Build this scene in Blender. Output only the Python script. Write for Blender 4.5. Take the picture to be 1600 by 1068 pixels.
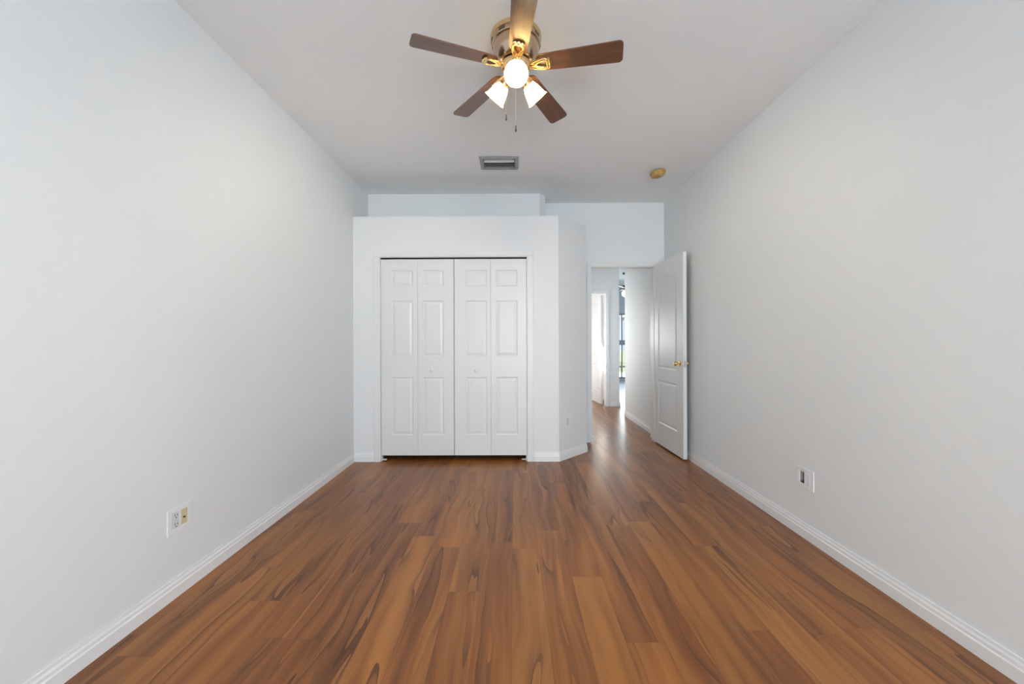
import bpy, bmesh, math, random
from mathutils import Vector, Matrix

# ------------------------------------------------------------------ clear
for o in list(bpy.data.objects):
    bpy.data.objects.remove(o)
S = bpy.context.scene
C = S.collection
PI = math.pi
random.seed(7)

# ------------------------------------------------------------------ camera
EYE = 1.165
cam_data = bpy.data.cameras.new('camera')
cam_data.sensor_fit = 'HORIZONTAL'
cam_data.sensor_width = 36.0
cam_data.lens = 604.36 / 1600.0 * 36.0
cam_data.shift_y = -2.31 / 1600.0
cam_data.clip_start = 0.02
cam = bpy.data.objects.new('camera', cam_data)
C.objects.link(cam)
YAW, ROLL = 0.0051, -0.0033
fwd = Vector((-math.sin(YAW), math.cos(YAW), 0))
rgt = Vector((math.cos(YAW), math.sin(YAW), 0))
zup = Vector((0, 0, 1))
cx_ = rgt * math.cos(ROLL) + zup * math.sin(ROLL)
cy_ = zup * math.cos(ROLL) - rgt * math.sin(ROLL)
cz_ = -fwd
cam.matrix_world = Matrix(((cx_.x, cy_.x, cz_.x, 0), (cx_.y, cy_.y, cz_.y, 0),
                           (cx_.z, cy_.z, cz_.z, EYE), (0, 0, 0, 1)))
S.camera = cam

# ------------------------------------------------------------------ colour management, world, lights
S.view_settings.view_transform = 'Standard'
S.view_settings.look = 'None'
S.view_settings.gamma = 1.0
S.view_settings.use_curve_mapping = False
S.view_settings.exposure = 0.31

world = bpy.data.worlds.new('daylight')
S.world = world
world.use_nodes = True
bg = world.node_tree.nodes['Background']
bg.inputs['Color'].default_value = (0.72, 0.85, 1.0, 1)
bg.inputs['Strength'].default_value = 0.8

DAY = (0.835, 0.93, 1.0)


def area(name, loc, target, sx, sy, power, col=DAY):
    l = bpy.data.lights.new(name, 'AREA')
    l.shape = 'RECTANGLE'
    l.size, l.size_y = sx, sy
    l.energy = power
    l.color = col
    o = bpy.data.objects.new(name, l)
    C.objects.link(o)
    o.location = loc
    d = Vector(target) - Vector(loc)
    o.rotation_euler = d.to_track_quat('-Z', 'Y').to_euler()
    return o


area('daylight_rear_window', (0.72, -2.72, 1.40), (0.42, 1, 2.15), 1.7, 1.9, 136)
area('daylight_great_room', (4.0, 11.22, 1.4), (4.0, 9, 1.2), 3.6, 1.7, 130)
area('daylight_hall_window', (0.62, 6.49, 1.3), (1.7, 5.6, 1.3), 0.45, 0.6, 12, (0.97, 0.98, 1.0))
area('bath_fill_light', (0.34, 7.9, 1.5), (1.7, 7.9, 1.2), 1.0, 1.2, 3.5, (0.97, 0.98, 1.0))  # added light that brightens the far door; no window known there
sun = bpy.data.lights.new('sun', 'SUN')
sun.energy = 50.0
sun.angle = 0.01
sun.color = (1, 0.95, 0.86)
so = bpy.data.objects.new('sun', sun)
C.objects.link(so)
so.rotation_euler = Vector((1.0, 0.5, -0.45)).to_track_quat('-Z', 'Y').to_euler()


# ------------------------------------------------------------------ material helpers
class NT:
    def __init__(self, name):
        self.m = bpy.data.materials.new(name)
        self.m.use_nodes = True
        self.t = self.m.node_tree
        self.b = self.t.nodes['Principled BSDF']
        self.out = self.t.nodes['Material Output']

    def n(self, kind, **kw):
        nd = self.t.nodes.new(kind)
        for k, v in kw.items():
            setattr(nd, k, v)
        return nd

    def l(self, a, b):
        self.t.links.new(a, b)

    def put(self, sock, v):
        if hasattr(v, 'is_linked') or isinstance(v, bpy.types.NodeSocket):
            self.l(v, sock)
        else:
            sock.default_value = v

    def math(self, op, a, b=None, c=None, clamp=False):
        nd = self.n('ShaderNodeMath', operation=op)
        nd.use_clamp = clamp
        self.put(nd.inputs[0], a)
        if b is not None:
            self.put(nd.inputs[1], b)
        if c is not None:
            self.put(nd.inputs[2], c)
        return nd.outputs[0]

    def vec(self, x=0.0, y=0.0, z=0.0):
        nd = self.n('ShaderNodeCombineXYZ')
        for s, v in zip(nd.inputs, (x, y, z)):
            self.put(s, v)
        return nd.outputs[0]

    def noise(self, v, scale=1.0, detail=2.0, rough=0.5, dist=0.0):
        nd = self.n('ShaderNodeTexNoise')
        self.l(v, nd.inputs['Vector'])
        nd.inputs['Scale'].default_value = scale
        nd.inputs['Detail'].default_value = detail
        nd.inputs['Roughness'].default_value = rough
        nd.inputs['Distortion'].default_value = dist
        return nd.outputs['Fac']

    def ramp(self, f, stops, interp='LINEAR'):
        nd = self.n('ShaderNodeValToRGB')
        nd.color_ramp.interpolation = interp
        e = nd.color_ramp.elements
        while len(e) < len(stops):
            e.new(0.5)
        for el, (p, c) in zip(e, stops):
            el.position = p
            el.color = (c[0], c[1], c[2], 1) if hasattr(c, '__len__') else (c, c, c, 1)
        self.put(nd.inputs['Fac'], f)
        return nd.outputs['Color']

    def mix(self, f, a, b, mode='MIX'):
        nd = self.n('ShaderNodeMix', data_type='RGBA', blend_type=mode)
        self.put(nd.inputs[0], f)
        for s, v in ((nd.inputs[6], a), (nd.inputs[7], b)):
            if isinstance(v, tuple):
                s.default_value = (v[0], v[1], v[2], 1)
            else:
                self.l(v, s)
        return nd.outputs[2]

    def bump(self, h, strength=0.2, dist=0.01):
        nd = self.n('ShaderNodeBump')
        nd.inputs['Strength'].default_value = strength
        nd.inputs['Distance'].default_value = dist
        self.l(h, nd.inputs['Height'])
        self.l(nd.outputs['Normal'], self.b.inputs['Normal'])

    def coord(self):
        return self.n('ShaderNodeTexCoord').outputs['Object']


def plain(name, col, rough=0.5, metal=0.0, var=0.03, scale=30.0, bump=0.0, spec=0.5, emit=None, emit_s=0.0):
    """procedural: base colour gently varied by noise, optional bump"""
    k = NT(name)
    co = k.coord()
    f = k.noise(co, scale, 3.0)
    a = tuple(max(0, c * (1 - var)) for c in col)
    b = tuple(min(1, c * (1 + var)) for c in col)
    k.l(k.mix(f, a, b), k.b.inputs['Base Color'])
    k.b.inputs['Roughness'].default_value = rough
    k.b.inputs['Metallic'].default_value = metal
    k.b.inputs['Specular IOR Level'].default_value = spec
    if bump:
        k.bump(k.noise(co, scale * 6, 3.0), bump, 0.002)
    if emit:
        k.b.inputs['Emission Color'].default_value = (*emit, 1)
        k.b.inputs['Emission Strength'].default_value = emit_s
    return k.m


M = {}
M['wall'] = plain('wall_paint', (0.80, 0.825, 0.84), 0.6, var=0.008, scale=14, bump=0.06, spec=0.3)
M['closet_wall'] = plain('closet_wall_paint', (0.79, 0.80, 0.81), 0.6, var=0.008, scale=14, bump=0.06, spec=0.3)
M['ceiling'] = plain('ceiling_paint', (0.915, 0.92, 0.92), 0.8, var=0.012, scale=9, bump=0.12, spec=0.2)
M['casing'] = plain('casing_white', (0.785, 0.79, 0.795), 0.4, var=0.006, scale=12)
M['trim'] = plain('trim_gloss_white', (0.83, 0.84, 0.85), 0.32, var=0.006, scale=12)
M['door'] = plain('door_white', (0.75, 0.76, 0.77), 0.36, var=0.006, scale=12)
M['plastic'] = plain('white_plastic', (0.84, 0.85, 0.87), 0.3, var=0.01)
M['outlet_grey'] = plain('outlet_face', (0.70, 0.71, 0.73), 0.35, var=0.01)
M['ivory'] = plain('ivory_plastic', (0.70, 0.62, 0.40), 0.4, var=0.03)
M['yellowed'] = plain('yellowed_plastic', (0.56, 0.35, 0.095), 0.45, var=0.06)
M['dark'] = plain('dark_void', (0.02, 0.02, 0.022), 0.8, var=0.1)
M['dark_grey'] = plain('dark_grey', (0.10, 0.105, 0.11), 0.6, var=0.2, scale=60)
M['vent_grey'] = plain('vent_grey_enamel', (0.36, 0.365, 0.37), 0.45, var=0.03)
M['white_and_lit_slat'] = plain('white_enamel_and_lit_slat', (0.85, 0.85, 0.85), 0.4, var=0.02)  # white small fittings; on the vent slat, light put into the colour
M['duct'] = plain('duct_metal', (0.06, 0.06, 0.062), 0.6, metal=0.2, var=0.2)
M['brass'] = plain('polished_brass', (0.80, 0.58, 0.24), 0.16, metal=1.0, var=0.04)
M['steel'] = plain('steel', (0.6, 0.6, 0.6), 0.3, metal=1.0, var=0.05)
M['gold'] = plain('fan_gold', (0.85, 0.62, 0.33), 0.22, metal=1.0, var=0.05)
M['pewter'] = plain('fan_brushed_bronze', (0.60, 0.46, 0.33), 0.24, metal=1.0, var=0.06, scale=18)
M['ring'] = plain('fan_ring_tan', (0.66, 0.50, 0.28), 0.3, metal=0.9, var=0.05)
M['chain'] = plain('chain_metal', (0.8, 0.8, 0.78), 0.35, metal=0.6, var=0.05)
M['fob'] = plain('dark_fob', (0.07, 0.06, 0.055), 0.4, var=0.2)
M['tile'] = plain('pale_tile', (0.72, 0.77, 0.84), 0.25, var=0.04, scale=3)
M['stud'] = plain('window_frame_grey', (0.34, 0.36, 0.38), 0.5, var=0.04)
M['lawn'] = plain('lawn', (0.075, 0.085, 0.04), 0.9, var=0.4, scale=6)
M['leaf'] = plain('foliage', (0.10, 0.17, 0.07), 0.7, var=0.6, scale=5)
M['bark'] = plain('bark', (0.12, 0.09, 0.07), 0.9, var=0.4)
M['fan_dark'] = plain('dark_fan_finish', (0.05, 0.04, 0.035), 0.4, var=0.2)


def glass_mat():
    k = NT('window_glass')
    tr = k.n('ShaderNodeBsdfTransparent')
    gl = k.n('ShaderNodeBsdfGlossy')
    gl.inputs['Roughness'].default_value = 0.02
    mx = k.n('ShaderNodeMixShader')
    fr = k.n('ShaderNodeFresnel')
    fr.inputs['IOR'].default_value = 1.45
    k.l(fr.outputs[0], mx.inputs[0])
    k.l(tr.outputs[0], mx.inputs[1])
    k.l(gl.outputs[0], mx.inputs[2])
    k.l(mx.outputs[0], k.out.inputs['Surface'])
    return k.m


M['glass'] = glass_mat()


def shade_mat(name, s):
    """lit frosted glass: lets the bulb's light through, diffused"""
    k = NT(name)
    co = k.coord()
    f = k.noise(co, 40, 2)
    c = k.mix(f, (0.50, 0.39, 0.20), (0.54, 0.43, 0.22))
    k.l(c, k.b.inputs['Base Color'])
    k.b.inputs['Roughness'].default_value = 0.35
    k.b.inputs['Emission Color'].default_value = (1.0, 0.84, 0.55, 1)
    k.b.inputs['Emission Strength'].default_value = s
    tl = k.n('ShaderNodeBsdfTranslucent')
    k.l(c, tl.inputs['Color'])
    mx = k.n('ShaderNodeMixShader')
    mx.inputs[0].default_value = 0.45
    k.l(k.b.outputs[0], mx.inputs[1])
    k.l(tl.outputs[0], mx.inputs[2])
    k.l(mx.outputs[0], k.out.inputs['Surface'])
    return k.m


M['shade'] = shade_mat('frosted_lamp_glass', 0.15)
M['bulb'] = plain('bulb_glow', (1, 1, 1), 0.4, var=0.0, emit=(1.0, 0.88, 0.70), emit_s=1350.0)
M['globe'] = plain('globe_glow', (1, 1, 1), 0.4, var=0.0, emit=(1.0, 0.95, 0.85), emit_s=3.0)


def blade_mat():
    k = NT('walnut_blade')
    co = k.coord()
    sp = k.n('ShaderNodeSeparateXYZ')
    k.l(co, sp.inputs[0])
    v = k.vec(k.math('MULTIPLY', sp.outputs[0], 6.0), k.math('MULTIPLY', sp.outputs[1], 90.0), 0.0)
    g = k.noise(v, 1.0, 4, 0.6, 0.4)
    c = k.ramp(g, [(0.25, (0.095, 0.042, 0.024)), (0.55, (0.155, 0.068, 0.036)), (0.8, (0.20, 0.095, 0.05))])
    k.l(c, k.b.inputs['Base Color'])
    k.b.inputs['Roughness'].default_value = 0.30
    k.b.inputs['Specular IOR Level'].default_value = 0.9
    return k.m


M['blade'] = blade_mat()


def floor_mat():
    k = NT('laminate_planks')
    co = k.coord()
    sp = k.n('ShaderNodeSeparateXYZ')
    k.l(co, sp.inputs[0])
    X, Y = sp.outputs[0], sp.outputs[1]
    W, L = 0.1475, 1.24
    px = k.math('DIVIDE', k.math('ADD', X, 0.0135), W)
    i = k.math('FLOOR', px)
    fx = k.math('FRACT', px)
    wn = k.n('ShaderNodeTexWhiteNoise', noise_dimensions='1D')
    k.l(i, wn.inputs['W'])
    py = k.math('ADD', k.math('DIVIDE', Y, L), k.math('MULTIPLY', wn.outputs['Value'], 7.3))
    j = k.math('FLOOR', py)
    fy = k.math('FRACT', py)
    w2 = k.n('ShaderNodeTexWhiteNoise', noise_dimensions='2D')
    k.l(k.vec(i, j), w2.inputs['Vector'])
    rs = k.n('ShaderNodeSeparateColor')
    k.l(w2.outputs['Color'], rs.inputs[0])
    r1, r2, r3 = rs.outputs[0], rs.outputs[1], rs.outputs[2]
    ox = k.math('MULTIPLY', r1, 37.0)
    oy = k.math('MULTIPLY', r2, 53.0)
    Xs = k.math('ADD', X, ox)
    Ys = k.math('ADD', Y, oy)
    # wandering centre lines so the figure waves along the board
    wob = k.noise(k.vec(k.math('MULTIPLY', Xs, 2.0), k.math('MULTIPLY', Ys, 1.7), r3), 1.0, 2, 0.5)
    Xw = k.math('ADD', Xs, k.math('MULTIPLY', k.math('SUBTRACT', wob, 0.5), 0.12))
    # broad soft tone across and along the board
    n1 = k.noise(k.vec(k.math('MULTIPLY', Xw, 15.0), k.math('MULTIPLY', Ys, 0.8), r3), 1.0, 3, 0.55, 0.25)
    # figure: a slow field cut into bands, each fading on one side and breaking off sharply on the other
    n2 = k.noise(k.vec(k.math('MULTIPLY', Xw, 9.0), k.math('MULTIPLY', Ys, 0.50), r1), 1.0, 2, 0.40, 0.1)
    saw = k.math('FRACT', k.math('MULTIPLY', n2, 5.0))
    mod = k.math('MULTIPLY', k.math('SUBTRACT', k.noise(k.vec(k.math('MULTIPLY', Xs, 5.0), k.math('MULTIPLY', Ys, 1.1), r2), 1.0, 2, 0.5), 0.36), 4.0, clamp=True)
    dark = k.math('MULTIPLY', k.math('POWER', saw, 3.0), mod)
    thin = k.math('MULTIPLY', k.math('GREATER_THAN', saw, 0.93), mod)
    pale = k.math('MULTIPLY', k.math('SUBTRACT', 1.0, k.math('MULTIPLY', saw, 6.0), clamp=True), mod)
    # fine fibres
    n3 = k.noise(k.vec(k.math('MULTIPLY', Xw, 150.0), k.math('MULTIPLY', Ys, 3.0), r2), 1.0, 3, 0.6)
    tone = k.math('ADD', k.math('MULTIPLY', n1, 0.80),
                  k.math('ADD', k.math('MULTIPLY', r3, 0.17), k.math('MULTIPLY', n3, 0.16)))
    tone = k.math('ADD', tone, k.math('MULTIPLY', pale, 0.07))
    col = k.ramp(tone, [(0.30, (0.1228, 0.0445, 0.0166)), (0.44, (0.1989, 0.0737, 0.0230)),
                        (0.56, (0.2749, 0.1076, 0.0304)), (0.70, (0.3510, 0.1451, 0.0386)),
                        (0.90, (0.4095, 0.1778, 0.0478))])
    red = k.mix(k.math('MULTIPLY', r1, 0.55), col, k.mix(1.0, col, (1.0, 0.88, 0.86), 'MULTIPLY'))
    c2 = k.mix(k.math('MULTIPLY', dark, 0.62), red, (0.075, 0.028, 0.016))
    c3 = k.mix(k.math('MULTIPLY', thin, 0.45), c2, (0.045, 0.018, 0.011))
    # seams
    ex = k.math('MINIMUM', fx, k.math('SUBTRACT', 1.0, fx))
    ey = k.math('MULTIPLY', k.math('MINIMUM', fy, k.math('SUBTRACT', 1.0, fy)), L / W)
    seam = k.math('LESS_THAN', k.math('MINIMUM', ex, ey), 0.007)
    c4 = k.mix(k.math('MULTIPLY', seam, 0.45), c3, (0.06, 0.026, 0.016))
    k.l(c4, k.b.inputs['Base Color'])
    k.b.inputs['Roughness'].default_value = 0.28
    k.b.inputs['Specular IOR Level'].default_value = 0.36
    k.bump(k.math('SUBTRACT', 1.0, seam), 0.05, 0.001)
    return k.m


M['floor'] = floor_mat()


# ------------------------------------------------------------------ mesh helpers
def bm_new():
    return bmesh.new()


def add_box(bm, x0, x1, y0, y1, z0, z1, mat=None):
    r = bmesh.ops.create_cube(bm, size=1.0)
    m = Matrix.Translation(((x0 + x1) / 2, (y0 + y1) / 2, (z0 + z1) / 2)) @ \
        Matrix.Diagonal((x1 - x0, y1 - y0, z1 - z0, 1))
    if mat is not None:
        m = mat @ m
    bmesh.ops.transform(bm, matrix=m, verts=r['verts'])
    return r['verts']


def add_prism(bm, pts, z0, z1):
    """vertical prism from a plan polygon"""
    a = [bm.verts.new((x, y, z0)) for x, y in pts]
    b = [bm.verts.new((x, y, z1)) for x, y in pts]
    n = len(pts)
    bm.faces.new(a[::-1])
    bm.faces.new(b)
    for i in range(n):
        bm.faces.new((a[i], a[(i + 1) % n], b[(i + 1) % n], b[i]))


def add_lathe(bm, prof, seg=40, mat=None, cap=True):
    """prof: (r, z) list"""
    rings = []
    for r, z in prof:
        ring = []
        for k in range(seg):
            a = 2 * PI * k / seg
            v = Vector((r * math.cos(a), r * math.sin(a), z))
            ring.append(bm.verts.new(mat @ v if mat is not None else v))
        rings.append(ring)
    for a, b in zip(rings, rings[1:]):
        for k in range(seg):
            bm.faces.new((a[k], a[(k + 1) % seg], b[(k + 1) % seg], b[k]))
    if cap:
        bm.faces.new(rings[0][::-1])
        bm.faces.new(rings[-1])


def add_tube(bm, pts, rad, seg=10, closed=False, flat=1.0, up=Vector((0, 0, 1))):
    pts = [Vector(p) for p in pts]
    n = len(pts)
    rings = []
    for i, p in enumerate(pts):
        a = pts[(i - 1) % n] if (closed or i > 0) else p
        b = pts[(i + 1) % n] if (closed or i < n - 1) else p
        t = (b - a).normalized()
        u = up if abs(t.dot(up)) < 0.95 else Vector((1, 0, 0))
        s = t.cross(u).normalized()
        w = s.cross(t).normalized()
        rr = rad[i] if hasattr(rad, '__len__') else rad
        rings.append([bm.verts.new(p + s * (rr * math.cos(2 * PI * k / seg)) + w * (rr * flat * math.sin(2 * PI * k / seg)))
                      for k in range(seg)])
    m = n if closed else n - 1
    for i in range(m):
        a, b = rings[i], rings[(i + 1) % n]
        for k in range(seg):
            bm.faces.new((a[k], a[(k + 1) % seg], b[(k + 1) % seg], b[k]))
    if not closed:
        bm.faces.new(rings[0][::-1])
        bm.faces.new(rings[-1])


def add_sweep(bm, path, prof):
    """sweep a (offset, height) profile along a plan polyline; offset goes to the right of travel; mitred"""
    path = [Vector((p[0], p[1])) for p in path]
    n = len(path)
    rows = []
    for i in range(n):
        d1 = (path[i] - path[i - 1]).normalized() if i > 0 else None
        d2 = (path[i + 1] - path[i]).normalized() if i < n - 1 else None
        d1 = d1 or d2
        d2 = d2 or d1
        n1 = Vector((d1.y, -d1.x))
        n2 = Vector((d2.y, -d2.x))
        nn = (n1 + n2).normalized()
        nn = nn / nn.dot(n1)
        rows.append([bm.verts.new((path[i].x + nn.x * o, path[i].y + nn.y * o, z)) for o, z in prof])
    k = len(prof)
    for a, b in zip(rows, rows[1:]):
        for q in range(k):
            bm.faces.new((a[q], a[(q + 1) % k], b[(q + 1) % k], b[q]))
    bm.faces.new(rows[0])
    bm.faces.new(rows[-1][::-1])


def obj(name, bm, m, parent=None, loc=(0, 0, 0), rot=(0, 0, 0), smooth=False, bevel=0.0, mats=None):
    bmesh.ops.recalc_face_normals(bm, faces=bm.faces)
    me = bpy.data.meshes.new(name)
    bm.to_mesh(me)
    bm.free()
    o = bpy.data.objects.new(name, me)
    C.objects.link(o)
    me.materials.append(m)
    for x in (mats or []):
        me.materials.append(x)
    if smooth:
        for p in me.polygons:
            p.use_smooth = True
        es = o.modifiers.new('split', 'EDGE_SPLIT')
        es.split_angle = math.radians(38)
    if bevel:
        b = o.modifiers.new('bevel', 'BEVEL')
        b.width = bevel
        b.segments = 2
        b.limit_method = 'ANGLE'
    o.location = loc
    o.rotation_euler = rot
    if parent:
        o.parent = parent
    return o


def tag(o, label, cat, group=None, kind=None):
    o['label'] = label
    o['category'] = cat
    if group:
        o['group'] = group
    if kind:
        o['kind'] = kind
    return o


def thing(name, label, cat, loc=(0, 0, 0), rot=(0, 0, 0), group=None, kind=None):
    o = bpy.data.objects.new(name, None)
    o.empty_display_size = 0.05
    C.objects.link(o)
    o.location = loc
    o.rotation_euler = rot
    return tag(o, label, cat, group, kind)


def struct(name, bm, m, label, cat, **kw):
    return tag(obj(name, bm, m, **kw), label, cat, kind='structure')


# ------------------------------------------------------------------ room shell
XL, XR, CZ = -1.553, 1.711, 2.728
YF = 3.734          # closet front face
YB = 4.41           # doorway wall, room face
YB2 = 4.53          # doorway wall, hall face
YR = -2.60          # wall behind the camera
YH = 6.82           # wall at the end of the hall
YH2 = 6.94
YG = 11.10          # far wall of the great room
XHL = 0.70          # left wall of the hall
XG = 1.853          # end of the hall's end wall
YRE = 5.97          # end of the right wall
CT = 2.367          # top of the closet box

b = bm_new()
add_box(b, XL - 0.12, 3.4, YR - 0.12, YRE, -0.05, 0)
add_box(b, XL - 0.12, 3.4, YRE, YH, -0.05, 0)
add_box(b, XL - 0.12, XG, YH, 9.2, -0.05, 0)
struct('floor', b, M['floor'], 'glossy brown wood laminate plank floor running from the room into the hall', 'floor')

b = bm_new()
add_box(b, 3.4, 6.2, YRE - 0.12, YH, -0.05, 0)
add_box(b, XG, 6.2, YH, YG + 0.2, -0.05, 0)
struct('floor.001', b, M['tile'], 'pale blue-white floor of the far room seen past the hall', 'floor')

# ceiling with the hole for the air register
VX0, VX1, VY0, VY1 = -0.262, 0.014, 3.312, 3.512
b = bm_new()
CX0, CX1, CY0, CY1 = XL - 0.12, 6.2, YR - 0.12, YG + 0.2
for (x0, x1, y0, y1) in ((CX0, VX0, CY0, CY1), (VX1, CX1, CY0, CY1), (VX0, VX1, CY0, VY0), (VX0, VX1, VY1, CY1)):
    add_box(b, x0, x1, y0, y1, CZ, CZ + 0.14)
bmesh.ops.remove_doubles(b, verts=b.verts, dist=1e-5)
struct('ceiling', b, M['ceiling'], 'flat light grey painted ceiling above the fan', 'ceiling')

b = bm_new()
add_box(b, XL - 0.12, XL, YR - 0.12, YB2, 0, CZ)
struct('wall_left', b, M['wall'], 'long plain white wall on the left of the room', 'wall')
b = bm_new()
add_box(b, XR, XR + 0.12, YR - 0.12, YRE, 0, CZ)
struct('wall_right', b, M['wall'], 'long plain white wall on the right, running on into the hall', 'wall')

# wall behind the camera, with its window opening
WX0, WX1, WZ0, WZ1 = -0.15, 1.60, 0.45, 2.35
b = bm_new()
add_box(b, XL, WX0, YR - 0.12, YR, 0, CZ)
add_box(b, WX1, XR, YR - 0.12, YR, 0, CZ)
add_box(b, WX0, WX1, YR - 0.12, YR, 0, WZ0)
add_box(b, WX0, WX1, YR - 0.12, YR, WZ1, CZ)
struct('wall_rear', b, M['wall'], 'white wall around the room window, behind the viewer', 'wall')

b = bm_new()
add_box(b, XL - 0.3, XL - 0.14, -7.0, YR - 0.12, -0.1, 4.2)  # added out of view to block the sun at the rear window
struct('wall_sun_block', b, M['wall'], 'added unseen wall that keeps the sun out of the rear window', 'wall')

# doorway wall
DX0, DX1, DZ = 0.870, 1.604, 2.008
b = bm_new()
add_box(b, 0.644, DX0, YB, YB2, 0, CZ)
add_box(b, DX1, XR, YB, YB2, 0, CZ)
add_box(b, DX0, DX1, YB, YB2, DZ, CZ)
add_box(b, XL, 0.644, YB, YB2, 0, CZ)
struct('wall_back', b, M['wall'], 'white wall around and above the open doorway beside the closet', 'wall')

# soffit above the closet top
b = bm_new()
add_prism(b, [(XL, 4.12), (0.277, 4.12), (0.344, 4.19), (0.344, YB), (XL, YB)], CT, CZ)
struct('wall_soffit', b, M['wall'], 'shallow white wall set back above the closet box', 'wall')

# closet box
OX0, OX1, OZ = -1.305, 0.137, 1.985
T = 0.10
b = bm_new()
add_box(b, XL, OX0, YF, YF + T, 0, CT)
add_box(b, OX0, OX1, YF, YF + T, OZ, CT)
add_prism(b, [(OX1, YF), (0.432, YF), (0.754, 4.0565), (0.754, YB), (0.654, YB), (0.654, 4.098), (0.390, YF + T), (OX1, YF + T)], 0, CT)
add_prism(b, [(XL, YF + T), (0.390, YF + T), (0.654, 4.098), (0.654, YB), (XL, YB)], CT - 0.05, CT)
struct('wall_closet', b, M['closet_wall'], 'white closet box lower than the ceiling, with one angled corner', 'wall')

# hall and rooms beyond
b = bm_new()
HW0, HW1 = 6.30, 6.68
add_box(b, XHL - 0.12, XHL, YB2, HW0, 0, CZ)
add_box(b, XHL - 0.12, XHL, HW1, YH, 0, CZ)
add_box(b, XHL - 0.12, XHL, HW0, HW1, 0, 1.0)
add_box(b, XHL - 0.12, XHL, HW0, HW1, 1.5, CZ)
struct('wall_hall_left', b, M['wall'], 'left wall of the hall, hidden behind the doorway', 'wall')
b = bm_new()
HD0, HD1, HDZ = 0.90, 1.625, 1.995
add_box(b, 0.2, HD0, YH, YH2, 0, CZ)
add_box(b, HD0, HD1, YH, YH2, HDZ, CZ)
add_box(b, HD1, XG, YH, YH2, 0, CZ)
struct('wall_hall_end', b, M['wall'], 'narrow white wall at the end of the hall beside the far open door', 'wall')
b = bm_new()
add_box(b, 0.2, 0.32, YH2, 7.4, 0, CZ)
add_box(b, 0.2, 0.32, 8.4, 9.1, 0, CZ)
add_box(b, 0.2, 0.32, 7.4, 8.4, 0, 0.9)
add_box(b, 0.2, 0.32, 7.4, 8.4, 2.1, CZ)
add_box(b, 0.2, XG - 0.1, 9.1, 9.2, 0, CZ)
struct('wall_far_bedroom', b, M['wall'], 'white walls of the small room behind the far open door', 'wall')
b = bm_new()
add_box(b, XG - 0.1, XG, YH2, YG, 0, CZ)
struct('wall_great_room_left', b, M['wall'], 'wall dividing the small room from the far living space', 'wall')
b = bm_new()
add_box(b, 6.08, 6.2, YRE - 0.12, YG, 0, CZ)
add_box(b, XR + 0.12, 6.2, YRE - 0.12, YRE, 0, CZ)
struct('wall_great_room_right', b, M['wall'], 'walls enclosing the far living space', 'wall')
GX0, GX1, GZ0, GZ1 = 2.2, 5.8, 0.06, 1.93
b = bm_new()
add_box(b, XG - 0.1, GX0, YG, YG + 0.12, 0, CZ)
add_box(b, GX1, 6.2, YG, YG + 0.12, 0, CZ)
add_box(b, GX0, GX1, YG, YG + 0.12, 0, GZ0)
add_box(b, GX0, GX1, YG, YG + 0.12, GZ1, CZ)
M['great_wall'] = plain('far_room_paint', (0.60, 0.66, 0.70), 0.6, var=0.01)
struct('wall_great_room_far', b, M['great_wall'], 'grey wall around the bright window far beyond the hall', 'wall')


# ------------------------------------------------------------------ windows
def window(name, x0, x1, z0, z1, y, nx, rail, label, mat):
    w = thing(name, label, 'window', ((x0 + x1) / 2, y, z0), kind='structure')
    W, H = x1 - x0, z1 - z0
    f = bm_new()
    t = 0.045
    add_box(f, -W / 2, -W / 2 + t, -0.03, 0.03, 0, H)
    add_box(f, W / 2 - t, W / 2, -0.03, 0.03, 0, H)
    add_box(f, -W / 2 + t, W / 2 - t, -0.03, 0.03, 0, t)
    add_box(f, -W / 2 + t, W / 2 - t, -0.03, 0.03, H - t, H)
    obj('window_frame', f, mat, w)
    for i in range(1, nx):
        f = bm_new()
        xx = -W / 2 + W * i / nx
        add_box(f, xx - 0.02, xx + 0.02, -0.02, 0.02, t, H - t)
        obj('mullion', f, mat, w)
    for rz, rh in rail:
        f = bm_new()
        add_box(f, -W / 2 + t, W / 2 - t, -0.018, 0.018, rz - rh, rz + rh)
        obj('rail', f, mat, w)
    f = bm_new()
    add_box(f, -W / 2 + t, W / 2 - t, -0.003, 0.003, t, H - t)
    obj('pane', f, M['glass'], w)
    return w


window('window_1', GX0, GX1, GZ0, GZ1, YG + 0.06, 4, ((1.035, 0.07), (0.345, 0.02)), 'tall bright window with trees outside, far beyond the hall', M['stud'])
window('window_2', WX0, WX1, WZ0, WZ1, YR - 0.06, 3, ((0.95, 0.03),), 'wide window of the room, behind the viewer', M['trim'])

# ------------------------------------------------------------------ baseboards
PROF = [(0, 0), (0.013, 0), (0.013, 0.050), (0.010, 0.056), (0.0095, 0.068), (0.006, 0.076), (0.005, 0.088), (0, 0.088)]


def baseboard(name, path, label):
    b = bm_new()
    for p in path:
        add_sweep(b, p, PROF)
    struct(name, b, M['trim'], label, 'baseboard')


E_ = 0.0005
baseboard('baseboard_left', [[(XL + E_, YR), (XL + E_, YF)]], 'white moulded baseboard along the left wall')
baseboard('baseboard_right', [[(XR - E_, YB), (XR - E_, YR)]], 'white moulded baseboard along the right wall')
CAS = 0.064
baseboard('baseboard_closet', [[(XL, YF - E_), (-1.293 - CAS, YF - E_)],
                               [(0.125 + CAS, YF - E_), (0.432, YF - E_), (0.754, 4.0560), (0.7545, 4.07)]],
          'white baseboard along the closet front and its angled corner')
baseboard('baseboard_hall', [[(XR - E_, YRE), (XR - E_, YB2)], [(HD1 + 0.06, YH - E_), (XG, YH - E_), (XG + E_, YH2)]],
          'white baseboard in the hall beyond the doorway')


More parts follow.
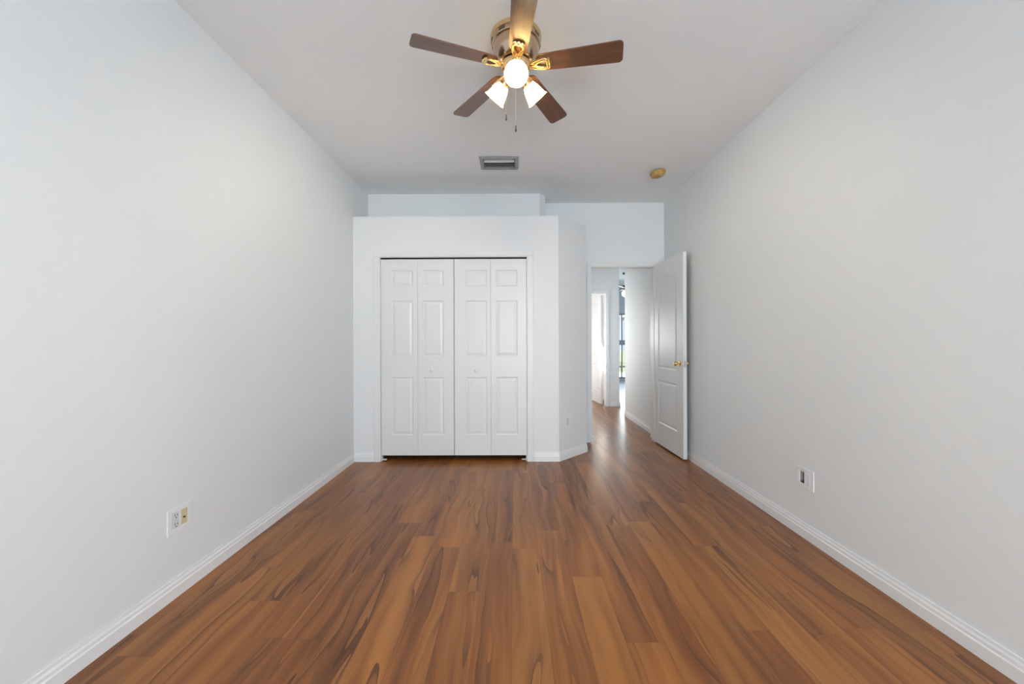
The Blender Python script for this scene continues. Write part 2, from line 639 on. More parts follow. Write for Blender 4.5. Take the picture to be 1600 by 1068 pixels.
# ------------------------------------------------------------------ casings
def casing_profile_box(b, x0, x1, y, z0, z1, d=0.016, side='L'):
    """flat casing with a stepped inner bead, face towards -Y"""
    add_box(b, x0, x1, y - d * 0.6, y, z0, z1)
    w = x1 - x0
    add_box(b, x0 + w * 0.12, x1 - w * 0.12, y - d, y - d * 0.6, z0, z1)


b = bm_new()
y_ = YF - E_
ci0, ci1, cz = -1.293, 0.125, 1.970
casing_profile_box(b, ci0 - CAS, ci0, y_, 0.0, cz)
casing_profile_box(b, ci1, ci1 + CAS, y_, 0.0, cz)
add_box(b, ci0 - CAS, ci1 + CAS, y_ - 0.0096, y_, cz, cz + CAS)
add_box(b, ci0 - CAS * 0.88, ci1 + CAS * 0.88, y_ - 0.016, y_ - 0.0096, cz + CAS * 0.12, cz + CAS * 0.88)
# jamb lining
add_box(b, OX0, ci0, YF, YF + T, 0.0, OZ)
add_box(b, ci1, OX1, YF, YF + T, 0.0, OZ)
add_box(b, ci0, ci1, YF, YF + T, cz, OZ)
struct('trim_1', b, M['casing'], 'white casing framing the closet doors', 'door casing', bevel=0.002)

b = bm_new()
y_ = YB - E_
di0, di1, dz = 0.884, 1.590, 1.994
casing_profile_box(b, di0 - 0.057, di0, y_, 0.028, dz)
casing_profile_box(b, di1, di1 + 0.057, y_, 0.028, dz)
add_box(b, di0 - 0.057, di1 + 0.057, y_ - 0.0096, y_, dz, dz + 0.057)
add_box(b, di0 - 0.05, di1 + 0.05, y_ - 0.016, y_ - 0.0096, dz + 0.007, dz + 0.05)
add_box(b, DX0, di0, YB, YB2, 0.028, DZ)
add_box(b, di1, DX1, YB, YB2, 0.028, DZ)
add_box(b, di0, di1, YB, YB2, dz, DZ)
struct('trim_2', b, M['casing'], 'white casing of the open doorway to the hall', 'door casing', bevel=0.002)

b = bm_new()
y_ = YH - E_
hz = HDZ - 0.012
casing_profile_box(b, HD1 - 0.012, HD1 + 0.047, y_, 0.0, hz)
casing_profile_box(b, HD0 - 0.047, HD0 + 0.012, y_, 0.0, hz)
add_box(b, HD0 - 0.047, HD1 + 0.047, y_ - 0.0096, y_, hz, hz + 0.057)
add_box(b, HD1 - 0.012, HD1, YH, YH2, 0, HDZ)
add_box(b, HD0, HD0 + 0.012, YH, YH2, 0, HDZ)
add_box(b, HD0 + 0.012, HD1 - 0.012, YH, YH2, hz, HDZ)
struct('trim_3', b, M['trim'], 'white casing of the far doorway at the end of the hall', 'door casing', bevel=0.002)


# ------------------------------------------------------------------ panelled doors
def offset_loop(pts, d):
    """inward offset of a counter-clockwise loop of (x, z)"""
    n = len(pts)
    out = []
    for i in range(n):
        p0, p1, p2 = Vector(pts[i - 1]), Vector(pts[i]), Vector(pts[(i + 1) % n])
        a, c = (p1 - p0).normalized(), (p2 - p1).normalized()
        na, nc = Vector((-a.y, a.x)), Vector((-c.y, c.x))
        m = (na + nc).normalized()
        m = m / max(0.35, m.dot(na))
        q = p1 + m * d
        out.append((q.x, q.y))
    return out


def rect(x0, x1, z0, z1):
    return [(x0, z0), (x1, z0), (x1, z1), (x0, z1)]


def arch(x0, x1, z0, zs, zt, n=14):
    """rectangle with a cathedral (ogee) arch top"""
    pts = [(x0, z0), (x1, z0), (x1, zs)]
    for i in range(1, n):
        t = i / n
        x = x1 + (x0 - x1) * t
        s = math.sin(PI * t)
        pts.append((x, zs + (zt - zs) * (s ** 1.6)))
    pts.append((x0, zs))
    return pts


STEPS = [(0.0, 0.0), (0.010, 0.0065), (0.014, 0.007), (0.036, 0.002)]


def door_face(b, w, h, panels, y, sgn):
    """one moulded face at y; sgn=-1 faces -Y.  returns boundary corner verts"""
    corner = [b.verts.new((x, y, z)) for x, z in ((0, 0), (w, 0), (w, h), (0, h))]
    edges = [b.edges.new((corner[i], corner[(i + 1) % 4])) for i in range(4)]
    for pl in panels:
        prev = None
        for k, (ins, dep) in enumerate(STEPS):
            lp = [b.verts.new((x, y - sgn * dep, z)) for x, z in offset_loop(pl, ins)]
            n = len(lp)
            if k == 0:
                edges += [b.edges.new((lp[i], lp[(i + 1) % n])) for i in range(n)]
            else:
                for i in range(n):
                    b.faces.new((prev[i], prev[(i + 1) % n], lp[(i + 1) % n], lp[i]))
            prev = lp
        b.faces.new(prev)
    bmesh.ops.triangle_fill(b, use_beauty=True, use_dissolve=False, edges=edges)
    return corner


def door_mesh(w, h, th, panels, both=False):
    b = bm_new()
    f = door_face(b, w, h, panels, 0.0, -1)
    k = door_face(b, w, h, panels if both else [], th, 1)
    for i in range(4):
        b.faces.new((f[i], f[(i + 1) % 4], k[(i + 1) % 4], k[i]))
    return b


def knob_profile(b, m, s=1.0, rose=True, length=0.05):
    """knob pointing along local +Z of m"""
    p = []
    if rose:
        p += [(0.0, 0), (0.027 * s, 0), (0.027 * s, 0.003), (0.022 * s, 0.007), (0.010 * s, 0.009)]
    else:
        p += [(0.0, 0), (0.010 * s, 0), (0.009 * s, 0.006)]
    L = length
    p += [(0.009 * s, L * 0.42), (0.017 * s, L * 0.5), (0.0235 * s, L * 0.64), (0.0245 * s, L * 0.78), (0.020 * s, L * 0.92), (0.010 * s, L), (0.0, L)]
    p = [(max(r, 0.0004), z) for r, z in p]
    add_lathe(b, p, 24, m)


# closet doors: two bifold pairs of two leaves
ZB, ZT = 0.054, 1.956
LX = [-1.294, -0.935, -0.581, -0.224, 0.126]
PX = [(-1.189, -0.979), (-0.886, -0.681), (-0.471, -0.261), (-0.174, 0.036)]
PZ = [(0.250, 0.812), (1.010, 1.555), (1.691, 1.851)]
YD = YF + 0.016
for d, (a, label) in enumerate(((0, 'left white bifold closet door, next to the long left wall'),
                                (2, 'right white bifold closet door, next to the angled closet corner'))):
    t = thing(f'door_{d + 1}', label, 'closet door', ((LX[a] + LX[a + 2]) / 2, YD, 0), kind='structure')
    ox = (LX[a] + LX[a + 2]) / 2
    for q in (a, a + 1):
        x0 = LX[q] + (0.003 if q in (0, 2) else 0.001)
        x1 = LX[q + 1] - (0.003 if q in (1, 3) else 0.001)
        panels = [rect(PX[q][0] - x0, PX[q][1] - x0, z0 - ZB, z1 - ZB) for z0, z1 in PZ]
        leaf = obj('leaf', door_mesh(x1 - x0, ZT - ZB, 0.034, panels), M['door'], t, loc=(x0 - ox, 0, ZB))
        if q in (1, 2):
            kb = bm_new()
            kx = (-0.795 if q == 1 else -0.370) - x0
            knob_profile(kb, Matrix.Translation((kx, 0, 0.881 - ZB)) @ Matrix.Rotation(PI / 2, 4, 'X'), 0.72, False, 0.028)
            obj('knob', kb, M['door'], leaf, smooth=True)
    pb = bm_new()
    px = (LX[0] + 0.004) if d == 0 else (LX[4] - 0.004 - 0.05)
    add_box(pb, px - ox, px - ox + 0.05, -0.012, 0.012, 0.012, 0.020)
    add_box(pb, (px - ox) if d == 0 else px - ox + 0.042, (px - ox + 0.008) if d == 0 else px - ox + 0.05, -0.012, 0.012, 0.0, 0.05)
    obj('pivot_bracket', pb, M['white_and_lit_slat'], t)

# closet door track, coloured black to stand for the shaded gap
b = bm_new()
add_box(b, ci0 + 0.001, ci1 - 0.001, YD - 0.004, YD + 0.03, 1.962, cz)
struct('trim_4', b, M['dark'], 'closet door track, blackened for the shaded gap above the doors', 'track')

# room door, swung open against the right wall
hx, hy = 1.593, 4.392
lx, ly = 1.6215, 3.716
ang = math.atan2(ly - hy, lx - hx)
DWID = math.hypot(lx - hx, ly - hy)
DH = 1.992
t = thing('door_3', 'open white room door with arched panel and brass knobs, against the right wall', 'door',
          (hx, hy, 0.020), (0, 0, ang), kind='structure')
pan = [arch(0.10, DWID - 0.135, 0.838, 1.80, 1.875), rect(0.10, DWID - 0.135, 0.235, 0.705)]
# local +X runs hinge -> latch, local -Y is the visible face (towards -X in the room)
leaf = obj('leaf', door_mesh(DWID, DH, 0.035, pan, True), M['door'], t)
for sgn, yy in ((-1, 0.0), (1, 0.035)):
    kb = bm_new()
    knob_profile(kb, Matrix.Translation((DWID - 0.062, yy, 0.915)) @ Matrix.Rotation(PI / 2 * (-sgn), 4, 'X'), 0.95, True,
                 0.062 if sgn < 0 else 0.042)
    obj('knob', kb, M['brass'], t, smooth=True)['label'] = 'shiny brass round door knob'
kb = bm_new()
add_box(kb, DWID, DWID + 0.0015, 0.006, 0.029, 0.885, 0.945)
add_box(kb, DWID + 0.0015, DWID + 0.009, 0.012, 0.023, 0.908, 0.922)
obj('latch', kb, M['steel'], t)
for z in (0.22, 1.0, 1.74):
    kb = bm_new()
    add_tube(kb, [(-0.006, 0.0385, z), (-0.006, 0.0385, z + 0.09)], 0.005, 10)
    add_box(kb, -0.006, 0.028, 0.0352, 0.037, z, z + 0.09)
    obj('hinge', kb, M['steel'], t)

# far door at the end of the hall
fx0, fy0, fx1, fy1 = 1.600, 6.988, 1.522, 7.67
fang = math.atan2(fy1 - fy0, fx1 - fx0)
fw = math.hypot(fx1 - fx0, fy1 - fy0)
t = thing('door_4', 'far white door standing open at the end of the hall', 'door', (fx0, fy0, 0.012), (0, 0, fang), kind='structure')
pan2 = [arch(0.11, fw - 0.12, 0.84, 1.80, 1.875), rect(0.11, fw - 0.12, 0.235, 0.705)]
fd = door_mesh(fw, 1.965, 0.035, pan2, True)
bmesh.ops.translate(fd, verts=fd.verts, vec=(0, -0.0, 0))
obj('leaf', fd, M['door'], t)
for sgn, yy in ((-1, 0.0), (1, 0.035)):
    kb = bm_new()
    knob_profile(kb, Matrix.Translation((fw - 0.062, yy, 0.92)) @ Matrix.Rotation(PI / 2 * (-sgn), 4, 'X'), 0.95, True, 0.055)
    obj('knob', kb, M['steel'], t, smooth=True)
for z in (0.20, 0.95, 1.70):
    kb = bm_new()
    add_tube(kb, [(-0.006, -0.004, z), (-0.006, -0.004, z + 0.09)], 0.005, 10)
    obj('hinge', kb, M['trim'], t)

# spring door stop on the right baseboard
t = thing('door_stop', 'small spring door stop on the baseboard behind the open door', 'door stop', (XR - 0.0137, 3.80, 0.042))
b = bm_new()
add_lathe(b, [(0.0005, 0), (0.010, 0), (0.010, 0.003), (0.0005, 0.003)], 16, Matrix.Rotation(-PI / 2, 4, 'Y'))
obj('base', b, M['white_and_lit_slat'], t)
b = bm_new()
pts = [(-0.003 - 0.030 * k / 60, 0.0052 * math.cos(k * 0.85), 0.0052 * math.sin(k * 0.85)) for k in range(61)]
add_tube(b, pts, 0.0011, 6)
obj('spring', b, M['steel'], t, smooth=True)
b = bm_new()
add_lathe(b, [(0.0005, 0.030), (0.0065, 0.030), (0.0065, 0.037), (0.0005, 0.039)], 14, Matrix.Rotation(-PI / 2, 4, 'Y'))
obj('tip', b, M['white_and_lit_slat'], t)


# ------------------------------------------------------------------ wall plates (local: face towards -Y, centre at origin)
def plate_frame(w, h, holes, d=0.0055):
    b = bm_new()
    xs = sorted({-w / 2, w / 2, *[v for q in holes for v in q[:2]]})
    zs = sorted({-h / 2, h / 2, *[v for q in holes for v in q[2:]]})
    for x0, x1 in zip(xs, xs[1:]):
        for z0, z1 in zip(zs, zs[1:]):
            cx, cz2 = (x0 + x1) / 2, (z0 + z1) / 2
            if any(q[0] < cx < q[1] and q[2] < cz2 < q[3] for q in holes):
                continue
            add_box(b, x0, x1, -d, 0, z0, z1)
    bmesh.ops.remove_doubles(b, verts=b.verts, dist=1e-5)
    kill = [f for f in b.faces if all(len(e.link_faces) > 2 for e in f.edges) and False]
    return b


def duplex(parent, x, m, slots, n=2, dz=0.020):
    """body insert with two rounded receptacles; slots and screw are dark pieces of their own"""
    r = bm_new()
    add_box(r, x - 0.0165, x + 0.0165, -0.0065, -0.0005, -0.0335, 0.0335)
    rec = obj('receptacle', r, m, parent, bevel=0.0015)
    for s in (-1, 1):
        q = bm_new()
        zc = s * dz
        add_box(q, x - 0.0075, x - 0.0050, -0.0071, -0.0066, zc, zc + 0.009)
        add_box(q, x + 0.0050, x + 0.0075, -0.0071, -0.0066, zc, zc + 0.008)
        add_lathe(q, [(0.0003, 0), (0.0028, 0), (0.0028, 0.0005), (0.0003, 0.0005)], 12,
                  Matrix.Translation((x, -0.0066, zc - 0.007)) @ Matrix.Rotation(PI / 2, 4, 'X'))
        obj('slot', q, slots, rec)
    return rec


def screws(parent, pts):
    for x, z in pts:
        q = bm_new()
        add_lathe(q, [(0.0003, 0), (0.003, 0), (0.0026, 0.001), (0.0003, 0.0012)], 12,
                  Matrix.Translation((x, -0.0056, z)) @ Matrix.Rotation(PI / 2, 4, 'X'))
        obj('screw', q, M['outlet_grey'], parent)


HOLE = (-0.0175, 0.0175, -0.0345, 0.0345)


def hole(x):
    return (x + HOLE[0], x + HOLE[1], HOLE[2], HOLE[3])


# left wall: two-gang plate, white receptacle and ivory jack.  faces +X
t = thing('wall_outlet', 'two-gang white wall plate on the left wall with outlet and ivory jack', 'wall outlet',
          (XL + 0.0002, 1.783, 0.3485), (0, 0, PI / 2))
obj('plate', plate_frame(0.130, 0.116, [hole(-0.023), hole(0.023)]), M['plastic'], t, bevel=0.0018)
duplex(t, -0.023, M['outlet_grey'], M['dark'])
r = bm_new()
add_box(r, 0.023 - 0.0165, 0.023 + 0.0165, -0.0045, -0.0005, -0.0335, 0.0335)
iv = obj('jack_insert', r, M['ivory'], t)
iv['label'] = 'yellowed ivory jack insert'
r = bm_new()
add_lathe(r, [(0.0003, 0), (0.0045, 0), (0.0045, 0.005), (0.0003, 0.005)], 14, Matrix.Translation((0.020, -0.0046, -0.002)) @ Matrix.Rotation(PI / 2, 4, 'X'))
obj('jack', r, M['fob'], iv)
r = bm_new()
add_box(r, 0.0345, 0.0395, -0.0050, -0.0046, -0.033, 0.033)
obj('gap', r, M['ivory'], iv)
screws(t, [(-0.023, 0.049), (0.023, 0.049), (-0.023, -0.049), (0.023, -0.049)])

# right wall: two-gang plate, one open gang shaded by a dark panel, one white receptacle.  faces -X
t = thing('wall_outlet', 'two-gang white wall plate on the right wall with one dark open gang', 'wall outlet',
          (XR - 0.0002, 2.281, 0.350), (0, 0, -PI / 2))
obj('plate', plate_frame(0.130, 0.116, [hole(-0.023), hole(0.023)]), M['plastic'], t, bevel=0.0018)
duplex(t, 0.023, M['plastic'], M['outlet_grey'])
r = bm_new()
add_box(r, -0.023 - 0.0174, -0.023 + 0.0174, -0.0012, -0.0002, -0.0344, 0.0344)  # flat dark grey panel in place of the shaded box recess
op = obj('gang_shade', r, M['dark_grey'], t)
op['label'] = 'dark panel standing for the shade inside the open gang'
r = bm_new()
add_box(r, -0.0385, -0.020, -0.0022, -0.0013, -0.022, 0.033)
obj('device_side', r, M['vent_grey'], op)
r = bm_new()
add_box(r, -0.022, -0.0065, -0.0018, -0.0013, -0.034, -0.012)
obj('shadow_gap', r, M['dark'], op)
screws(t, [(-0.023, 0.049), (0.023, 0.049), (-0.023, -0.049), (0.023, -0.049)])

# angled closet corner: single plate, faces the diagonal (+X, -Y)
t = thing('wall_outlet', 'small single white outlet low on the angled closet corner', 'wall outlet',
          (0.525 + 0.0002, 3.827 - 0.0002, 0.365), (0, 0, PI / 4))
obj('plate', plate_frame(0.070, 0.115, [hole(0.0)]), M['plastic'], t, bevel=0.0018)
duplex(t, 0.0, M['outlet_grey'], M['vent_grey'])
screws(t, [(0.0, 0.049), (0.0, -0.049)])

# ------------------------------------------------------------------ ceiling air register
t = thing('ceiling_vent', 'grey rectangular air vent in the ceiling in front of the closet', 'air vent', ((VX0 + VX1) / 2, (VY0 + VY1) / 2, CZ))
vw, vd = VX1 - VX0, VY1 - VY0
b = bm_new()
fo = 0.032
# sloped flange: outer edge on the ceiling, inner edge hanging a little lower
outer = [(-vw / 2 - fo, -vd / 2 - fo), (vw / 2 + fo, -vd / 2 - fo), (vw / 2 + fo, vd / 2 + 0.016), (-vw / 2 - fo, vd / 2 + 0.016)]
mid = [(-vw / 2 - 0.010, -vd / 2 - 0.010), (vw / 2 + 0.010, -vd / 2 - 0.010), (vw / 2 + 0.010, vd / 2 + 0.006), (-vw / 2 - 0.010, vd / 2 + 0.006)]
inner = [(-vw / 2 + 0.002, -vd / 2 + 0.002), (vw / 2 - 0.002, -vd / 2 + 0.002), (vw / 2 - 0.002, vd / 2 - 0.002), (-vw / 2 + 0.002, vd / 2 - 0.002)]
rows = []
for loop, z in ((outer, -0.0005), (outer, -0.003), (mid, -0.011), (inner, -0.011), (inner, 0.02)):
    rows.append([b.verts.new((x, y, z)) for x, y in loop])
for p, q in zip(rows, rows[1:]):
    for i in range(4):
        b.faces.new((p[i], p[(i + 1) % 4], q[(i + 1) % 4], q[i]))
obj('frame', b, M['vent_grey'], t)
b = bm_new()
h_ = 0.13
x0, x1, y0, y1 = -vw / 2 + 0.003, vw / 2 - 0.003, -vd / 2 + 0.003, vd / 2 - 0.003
add_box(b, x0, x1, y0, y1, h_ - 0.004, h_)
add_box(b, x0, x0 + 0.002, y0, y1, 0.02, h_ - 0.004)
add_box(b, x1 - 0.002, x1, y0, y1, 0.02, h_ - 0.004)
add_box(b, x0, x1, y0, y0 + 0.002, 0.02, h_ - 0.004)
add_box(b, x0, x1, y1 - 0.002, y1, 0.02, h_ - 0.004)
obj('duct', b, M['duct'], t)
sl = vw / 2 - 0.006


def slat(y, z, tilt, w, m):
    s = bm_new()
    add_box(s, -sl, sl, -w / 2, w / 2, -0.0008, 0.0008, Matrix.Translation((0, y, z)) @ Matrix.Rotation(tilt, 4, 'X'))
    return obj('slat', s, m, t)


slat(-0.036, 0.0095, math.radians(-52), 0.035, M['white_and_lit_slat'])['label'] = 'front slat painted white to stand for the light it catches'  # paler than the other slats in place of caught light
slat(0.012, 0.013, math.radians(48), 0.034, M['vent_grey'])
slat(0.042, 0.013, math.radians(48), 0.034, M['vent_grey'])
slat(0.072, 0.013, math.radians(48), 0.034, M['vent_grey'])

# ------------------------------------------------------------------ yellowed smoke detector, hanging a little askew
t = thing('smoke_detector', 'yellowed round smoke detector on the ceiling near the right wall', 'smoke detector',
          (1.333, 3.585, CZ - 0.0125), (0, math.radians(-9.5), 0))
b = bm_new()
add_lathe(b, [(0.001, 0), (0.069, 0), (0.069, -0.009), (0.064, -0.011), (0.001, -0.011)], 48)
obj('base', b, M['yellowed'], t, smooth=True)
b = bm_new()
add_lathe(b, [(0.001, -0.0112), (0.062, -0.0112), (0.064, -0.022), (0.058, -0.034), (0.046, -0.040), (0.001, -0.041)], 48)
cv = obj('cover', b, M['yellowed'], t, smooth=True)
for k in range(10):
    s = bm_new()
    add_box(s, 0.0628, 0.0645, -0.010, 0.010, -0.0235, -0.0205, Matrix.Rotation(2 * PI * k / 10, 4, 'Z'))
    obj('slot', s, M['fob'], cv)
s = bm_new()
add_lathe(s, [(0.001, -0.0412), (0.011, -0.0412), (0.010, -0.044), (0.001, -0.0445)], 20, Matrix.Translation((0.018, -0.02, 0)))
obj('test_button', s, M['ivory'], cv, smooth=True)

# ------------------------------------------------------------------ main ceiling fan
FX, FY = 0.015, 1.997
fan = thing('ceiling_fan', 'five-blade walnut ceiling fan with three lit glass lamps', 'ceiling fan', (FX, FY, CZ))
b = bm_new()
add_lathe(b, [(0.001, 0), (0.131, 0), (0.132, -0.010), (0.129, -0.020), (0.123, -0.024), (0.001, -0.024)], 56)
obj('mounting_ring', b, M['ring'], fan, smooth=True)
b = bm_new()
add_lathe(b, [(0.001, -0.0245), (0.126, -0.0245), (0.127, -0.040), (0.125, -0.046), (0.118, -0.049), (0.1185, -0.066), (0.116, -0.084),
              (0.111, -0.100), (0.103, -0.114), (0.093, -0.125), (0.082, -0.132), (0.001, -0.134)], 56)
motor = obj('motor_housing', b, M['pewter'], fan, smooth=True)
for k in range(8):
    s = bm_new()
    m = Matrix.Rotation(2 * PI * k / 8 + 0.2, 4, 'Z')
    add_box(s, 0.1255, 0.1278, -0.017, 0.017, -0.040, -0.027, m)
    obj('vent_slot', s, M['fob'], motor)
b = bm_new()
add_lathe(b, [(0.001, -0.1345), (0.070, -0.1345), (0.070, -0.141), (0.001, -0.141)], 48)  # black disc put in for the shade between motor and flywheel
obj('gap_shade', b, M['dark'], fan, smooth=True)
b = bm_new()
add_lathe(b, [(0.001, -0.1412), (0.074, -0.1412), (0.078, -0.146), (0.078, -0.158), (0.070, -0.168), (0.001, -0.168)], 48)
obj('flywheel', b, M['gold'], fan, smooth=True)
b = bm_new()
add_lathe(b, [(0.001, -0.1685), (0.060, -0.1685), (0.063, -0.180), (0.060, -0.196), (0.052, -0.206), (0.050, -0.226), (0.040, -0.240),
              (0.022, -0.248), (0.010, -0.256), (0.001, -0.258)], 48)
obj('light_fitter', b, M['gold'], fan, smooth=True)

BLZ = 2.583 - CZ


def blade_bm():
    """blade along +X, width along Y, pitched about X"""
    b = bm_new()
    r0, r1 = 0.106, 0.533
    out = []
    n = 8
    # root: rounded
    w0, w1 = 0.046, 0.058
    rc = 0.030
    pts = []
    for k in range(n + 1):
        a = PI + (PI / 2) * k / n           # lower root corner
        pts.append((r0 + rc + rc * math.cos(a), -w0 + rc + rc * math.sin(a)))
    rt = 0.022
    for k in range(n + 1):
        a = -PI / 2 + (PI / 2) * k / n
        pts.append((r1 - rt + rt * math.cos(a), -w1 + rt + rt * math.sin(a)))
    for k in range(n + 1):
        a = (PI / 2) * k / n
        pts.append((r1 - rt + rt * math.cos(a), w1 - rt + rt * math.sin(a)))
    for k in range(n + 1):
        a = PI / 2 + (PI / 2) * k / n
        pts.append((r0 + rc + rc * math.cos(a), w0 - rc + rc * math.sin(a)))
    add_prism(b, pts, -0.003, 0.003)
    p = math.radians(-11.5)
    bmesh.ops.transform(b, matrix=Matrix.Rotation(math.radians(2.2), 4, 'Y') @ Matrix.Rotation(p, 4, 'X'), verts=b.verts)
    return b


def iron_bm():
    """scrolled brass blade iron: arm from the flywheel and an open heart under the blade"""
    b = bm_new()
    heart = []
    N = 44
    for k in range(N):
        a = 2 * PI * k / N
        x = 0.136 - 0.036 * math.cos(a)
        open_ = (0.5 - 0.5 * math.cos(a))
        wy = 0.030 * math.sin(a) * (0.35 + 0.75 * open_)
        if math.cos(a) < -0.6:
            x -= 0.009 * (1 - min(1, abs(math.sin(a)) / 0.6))
        heart.append((x, wy, -0.013))
    add_tube(b, heart, 0.0062, 8, closed=True, flat=0.8)
    # scalloped outer crest
    sc = []
    for k in range(17):
        s = -1 + 2 * k / 16
        sc.append((0.174 + 0.005 * abs(math.cos(s * PI * 1.5)) - 0.008 * abs(s) ** 2, 0.031 * s, -0.011))
    add_tube(b, sc, [0.0030 + 0.0030 * math.cos((-1 + k / 8) * PI / 2) for k in range(17)], 8, flat=0.8)
    # flared arm from the flywheel
    arm = [(0.066, 0, -0.008), (0.078, 0, -0.010), (0.090, 0, -0.013), (0.104, 0, -0.013), (0.112, 0, -0.013)]
    add_tube(b, arm, [0.018, 0.013, 0.011, 0.010, 0.008], 14, flat=0.5)
    # swept side wing along the blade root
    for sg in (-1, 1):
        wing = [(0.074, sg * 0.010, -0.010), (0.092, sg * 0.018, -0.012), (0.110, sg * 0.023, -0.012), (0.130, sg * 0.027, -0.012)]
        add_tube(b, wing, [0.007, 0.006, 0.0055, 0.004], 10, flat=0.7)
    for yy in (-0.018, 0.018):
        add_lathe(b, [(0.0005, -0.012), (0.005, -0.012), (0.005, 0.0), (0.0005, 0.0)], 10,
                  Matrix.Translation((0.160, yy, -0.004)))
    m = Matrix.Rotation(math.radians(2.2), 4, 'Y') @ Matrix.Rotation(math.radians(-11.0), 4, 'X')
    bmesh.ops.transform(b, matrix=m, verts=b.verts)
    return b


TH0 = -0.2347
for k in range(5):
    a = TH0 + k * 2 * PI / 5
    bl = obj('blade', blade_bm(), M['blade'], fan, loc=(0, 0, BLZ), rot=(0, 0, a))
    obj('blade_iron', iron_bm(), M['gold'], bl, smooth=True)['label'] = 'scrolled brass blade bracket'

# three bell shades, one towards the viewer
SH_T = math.radians(45)
for k in range(3):
    a = -PI / 2 + k * 2 * PI / 3
    rad = Vector((math.cos(a), math.sin(a), 0))
    axis = (rad * math.cos(SH_T) - Vector((0, 0, 1)) * math.sin(SH_T)).normalized()
    neck = Vector((0, 0, 2.514 - CZ)) + rad * 0.068
    q = axis.to_track_quat('Z', 'Y').to_matrix().to_4x4()
    ml = Matrix.Translation(neck) @ q
    b = bm_new()
    add_tube(b, [Vector((0, 0, -0.190)) + rad * 0.045, Vector((0, 0, -0.198)) + rad * 0.058, neck + axis * 0.004], [0.010, 0.010, 0.012], 12)
    add_lathe(b, [(0.001, -0.004), (0.024, -0.004), (0.027, 0.006), (0.027, 0.016), (0.001, 0.016)], 24, ml)
    obj('lamp_holder', b, M['gold'], fan, smooth=True)
    b = bm_new()
    prof_o = [(0.028, 0.010), (0.031, 0.018), (0.038, 0.033), (0.0430, 0.050), (0.0465, 0.067), (0.0510, 0.082), (0.0580, 0.094)]
    add_lathe(b, prof_o, 40, None, cap=False)
    add_tube(b, [(0.058 * math.cos(2 * PI * q / 40), 0.058 * math.sin(2 * PI * q / 40), 0.094) for q in range(40)], 0.0016, 8, closed=True)
    sh = obj('lamp_shade', b, M['shade'], fan, smooth=True)
    sh.matrix_local = ml
    sh['label'] = 'frosted bell glass shade, lit'
    b = bm_new()
    add_lathe(b, [(0.0005, 0.018), (0.011, 0.018), (0.012, 0.026), (0.018, 0.038), (0.021, 0.048), (0.019, 0.058), (0.011, 0.066), (0.0005, 0.069)], 24)
    obj('bulb', b, M['bulb'], sh, smooth=True)
# pull chains
for (x, y, z0, z1) in ((-0.051, 0.003, -0.232, 2.303 - CZ), (-0.002, 0.003, -0.258, 2.246 - CZ)):
    b = bm_new()
    if x < -0.02:
        add_tube(b, [(x + 0.010, y, z0 + 0.03), (x, y, z0 + 0.02), (x, y, z1 + 0.03)], 0.0011, 6)
    else:
        add_tube(b, [(x, y, z0), (x, y, z1 + 0.03)], 0.0011, 6)
    z = z0
    while z > z1 + 0.03:
        bmesh.ops.create_uvsphere(b, u_segments=6, v_segments=4, radius=0.0018, matrix=Matrix.Translation((x, y, z)))
        z -= 0.008
    ch = obj('pull_chain', b, M['chain'], fan)
    b = bm_new()
    add_lathe(b, [(0.0005, 0.030), (0.0022, 0.030), (0.003, 0.024), (0.0028, 0.014), (0.0045, 0.008), (0.0045, 0.001), (0.002, -0.003), (0.0005, -0.003)], 12,
              Matrix.Translation((x, y, z1)))
    obj('fob', b, M['fob'], ch, smooth=True)

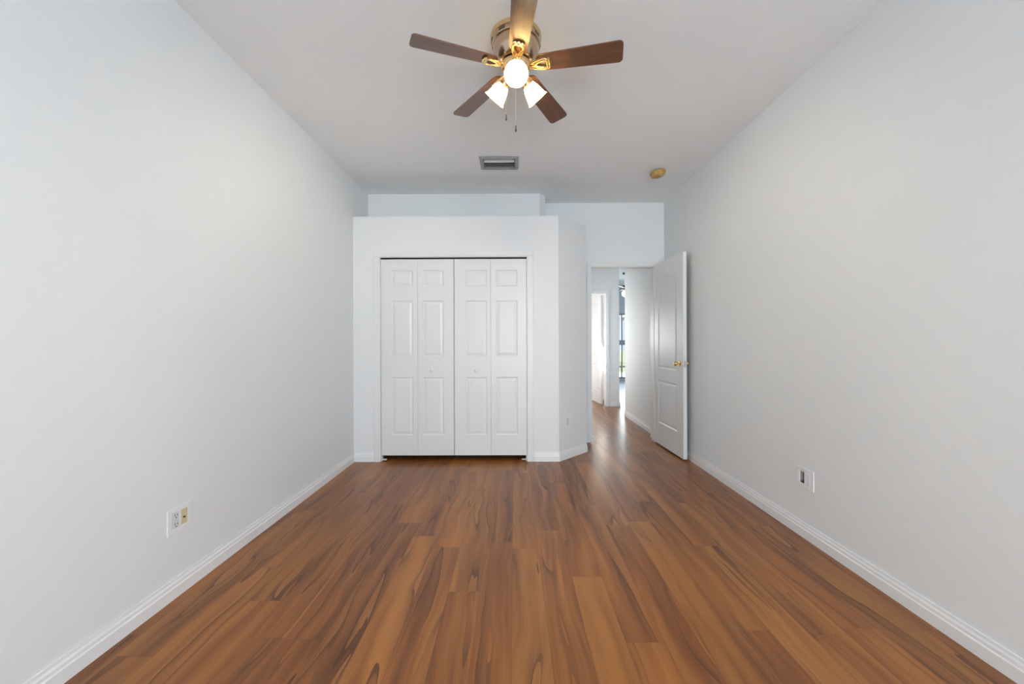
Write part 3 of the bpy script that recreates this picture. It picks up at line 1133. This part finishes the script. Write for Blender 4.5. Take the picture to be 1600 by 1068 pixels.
# ------------------------------------------------------------------ dark fan in the far room
t = thing('ceiling_fan', 'small dark ceiling fan with a lit globe, far room beyond the hall', 'ceiling fan', (2.60, 9.0, CZ))
b = bm_new()
add_lathe(b, [(0.001, 0), (0.07, 0), (0.06, -0.04), (0.012, -0.05), (0.012, -0.30), (0.001, -0.30)], 24)
obj('downrod', b, M['fan_dark'], t, smooth=True)
b = bm_new()
add_lathe(b, [(0.001, -0.301), (0.09, -0.301), (0.11, -0.33), (0.11, -0.38), (0.06, -0.41), (0.001, -0.41)], 32)
obj('motor_housing', b, M['fan_dark'], t, smooth=True)
for k in range(5):
    b = bm_new()
    add_box(b, 0.10, 0.62, -0.06, 0.06, -0.004, 0.004, Matrix.Rotation(math.radians(-12), 4, 'X'))
    obj('blade', b, M['fan_dark'], t, loc=(0, 0, -0.37), rot=(0, 0, 0.42 + k * 2 * PI / 5), bevel=0.003)
b = bm_new()
add_lathe(b, [(0.001, -0.411), (0.05, -0.411), (0.085, -0.45), (0.09, -0.48), (0.075, -0.53), (0.04, -0.555), (0.001, -0.56)], 28)
obj('globe', b, M['globe'], t, smooth=True)

# ------------------------------------------------------------------ outdoors, seen through the far window
b = bm_new()
add_box(b, -12, 26, 14.6, 44, -0.12, -0.06)
tag(obj('lawn', b, M['lawn']), 'sunlit green lawn outside the far window', 'lawn', kind='structure')
b = bm_new()
add_box(b, -2, 9, YG + 0.2, 14.6, -0.12, -0.05)
M['patio'] = plain('patio_concrete', (0.55, 0.60, 0.63), 0.7, var=0.06, scale=4)
tag(obj('patio', b, M['patio']), 'pale shaded patio just outside the far window', 'patio', kind='structure')
for i, (x, y, hgt, r, lab) in enumerate(((5.2, 20.5, 5.5, 1.6, 'leafy tree on the lawn, left in the far window'),
                                         (8.4, 24.0, 6.5, 2.0, 'taller leafy tree on the lawn, right in the far window'))):
    t = thing('tree', lab, 'tree', (x, y, -0.06), group='trees outside the far window')
    b = bm_new()
    add_tube(b, [(0, 0, 0), (0.05, 0, hgt * 0.3), (0, 0.1, hgt * 0.6)], [0.16, 0.12, 0.07], 10)
    obj('trunk', b, M['bark'], t, smooth=True)
    b = bm_new()
    rnd = random.Random(i + 3)
    for _ in range(900):
        d = Vector((rnd.gauss(0, 1), rnd.gauss(0, 1), rnd.gauss(0, 1))).normalized() * r * (rnd.random() ** 0.4)
        c = Vector((0, 0, hgt * 0.66)) + d
        s = 0.13
        u = Vector((rnd.gauss(0, 1), rnd.gauss(0, 1), rnd.gauss(0, 1))).normalized()
        v = u.orthogonal().normalized()
        q = [b.verts.new(c + p) for p in (u * s, v * s * 0.5, -u * s, -v * s * 0.5)]
        b.faces.new(q)
    obj('crown', b, M['leaf'], t)
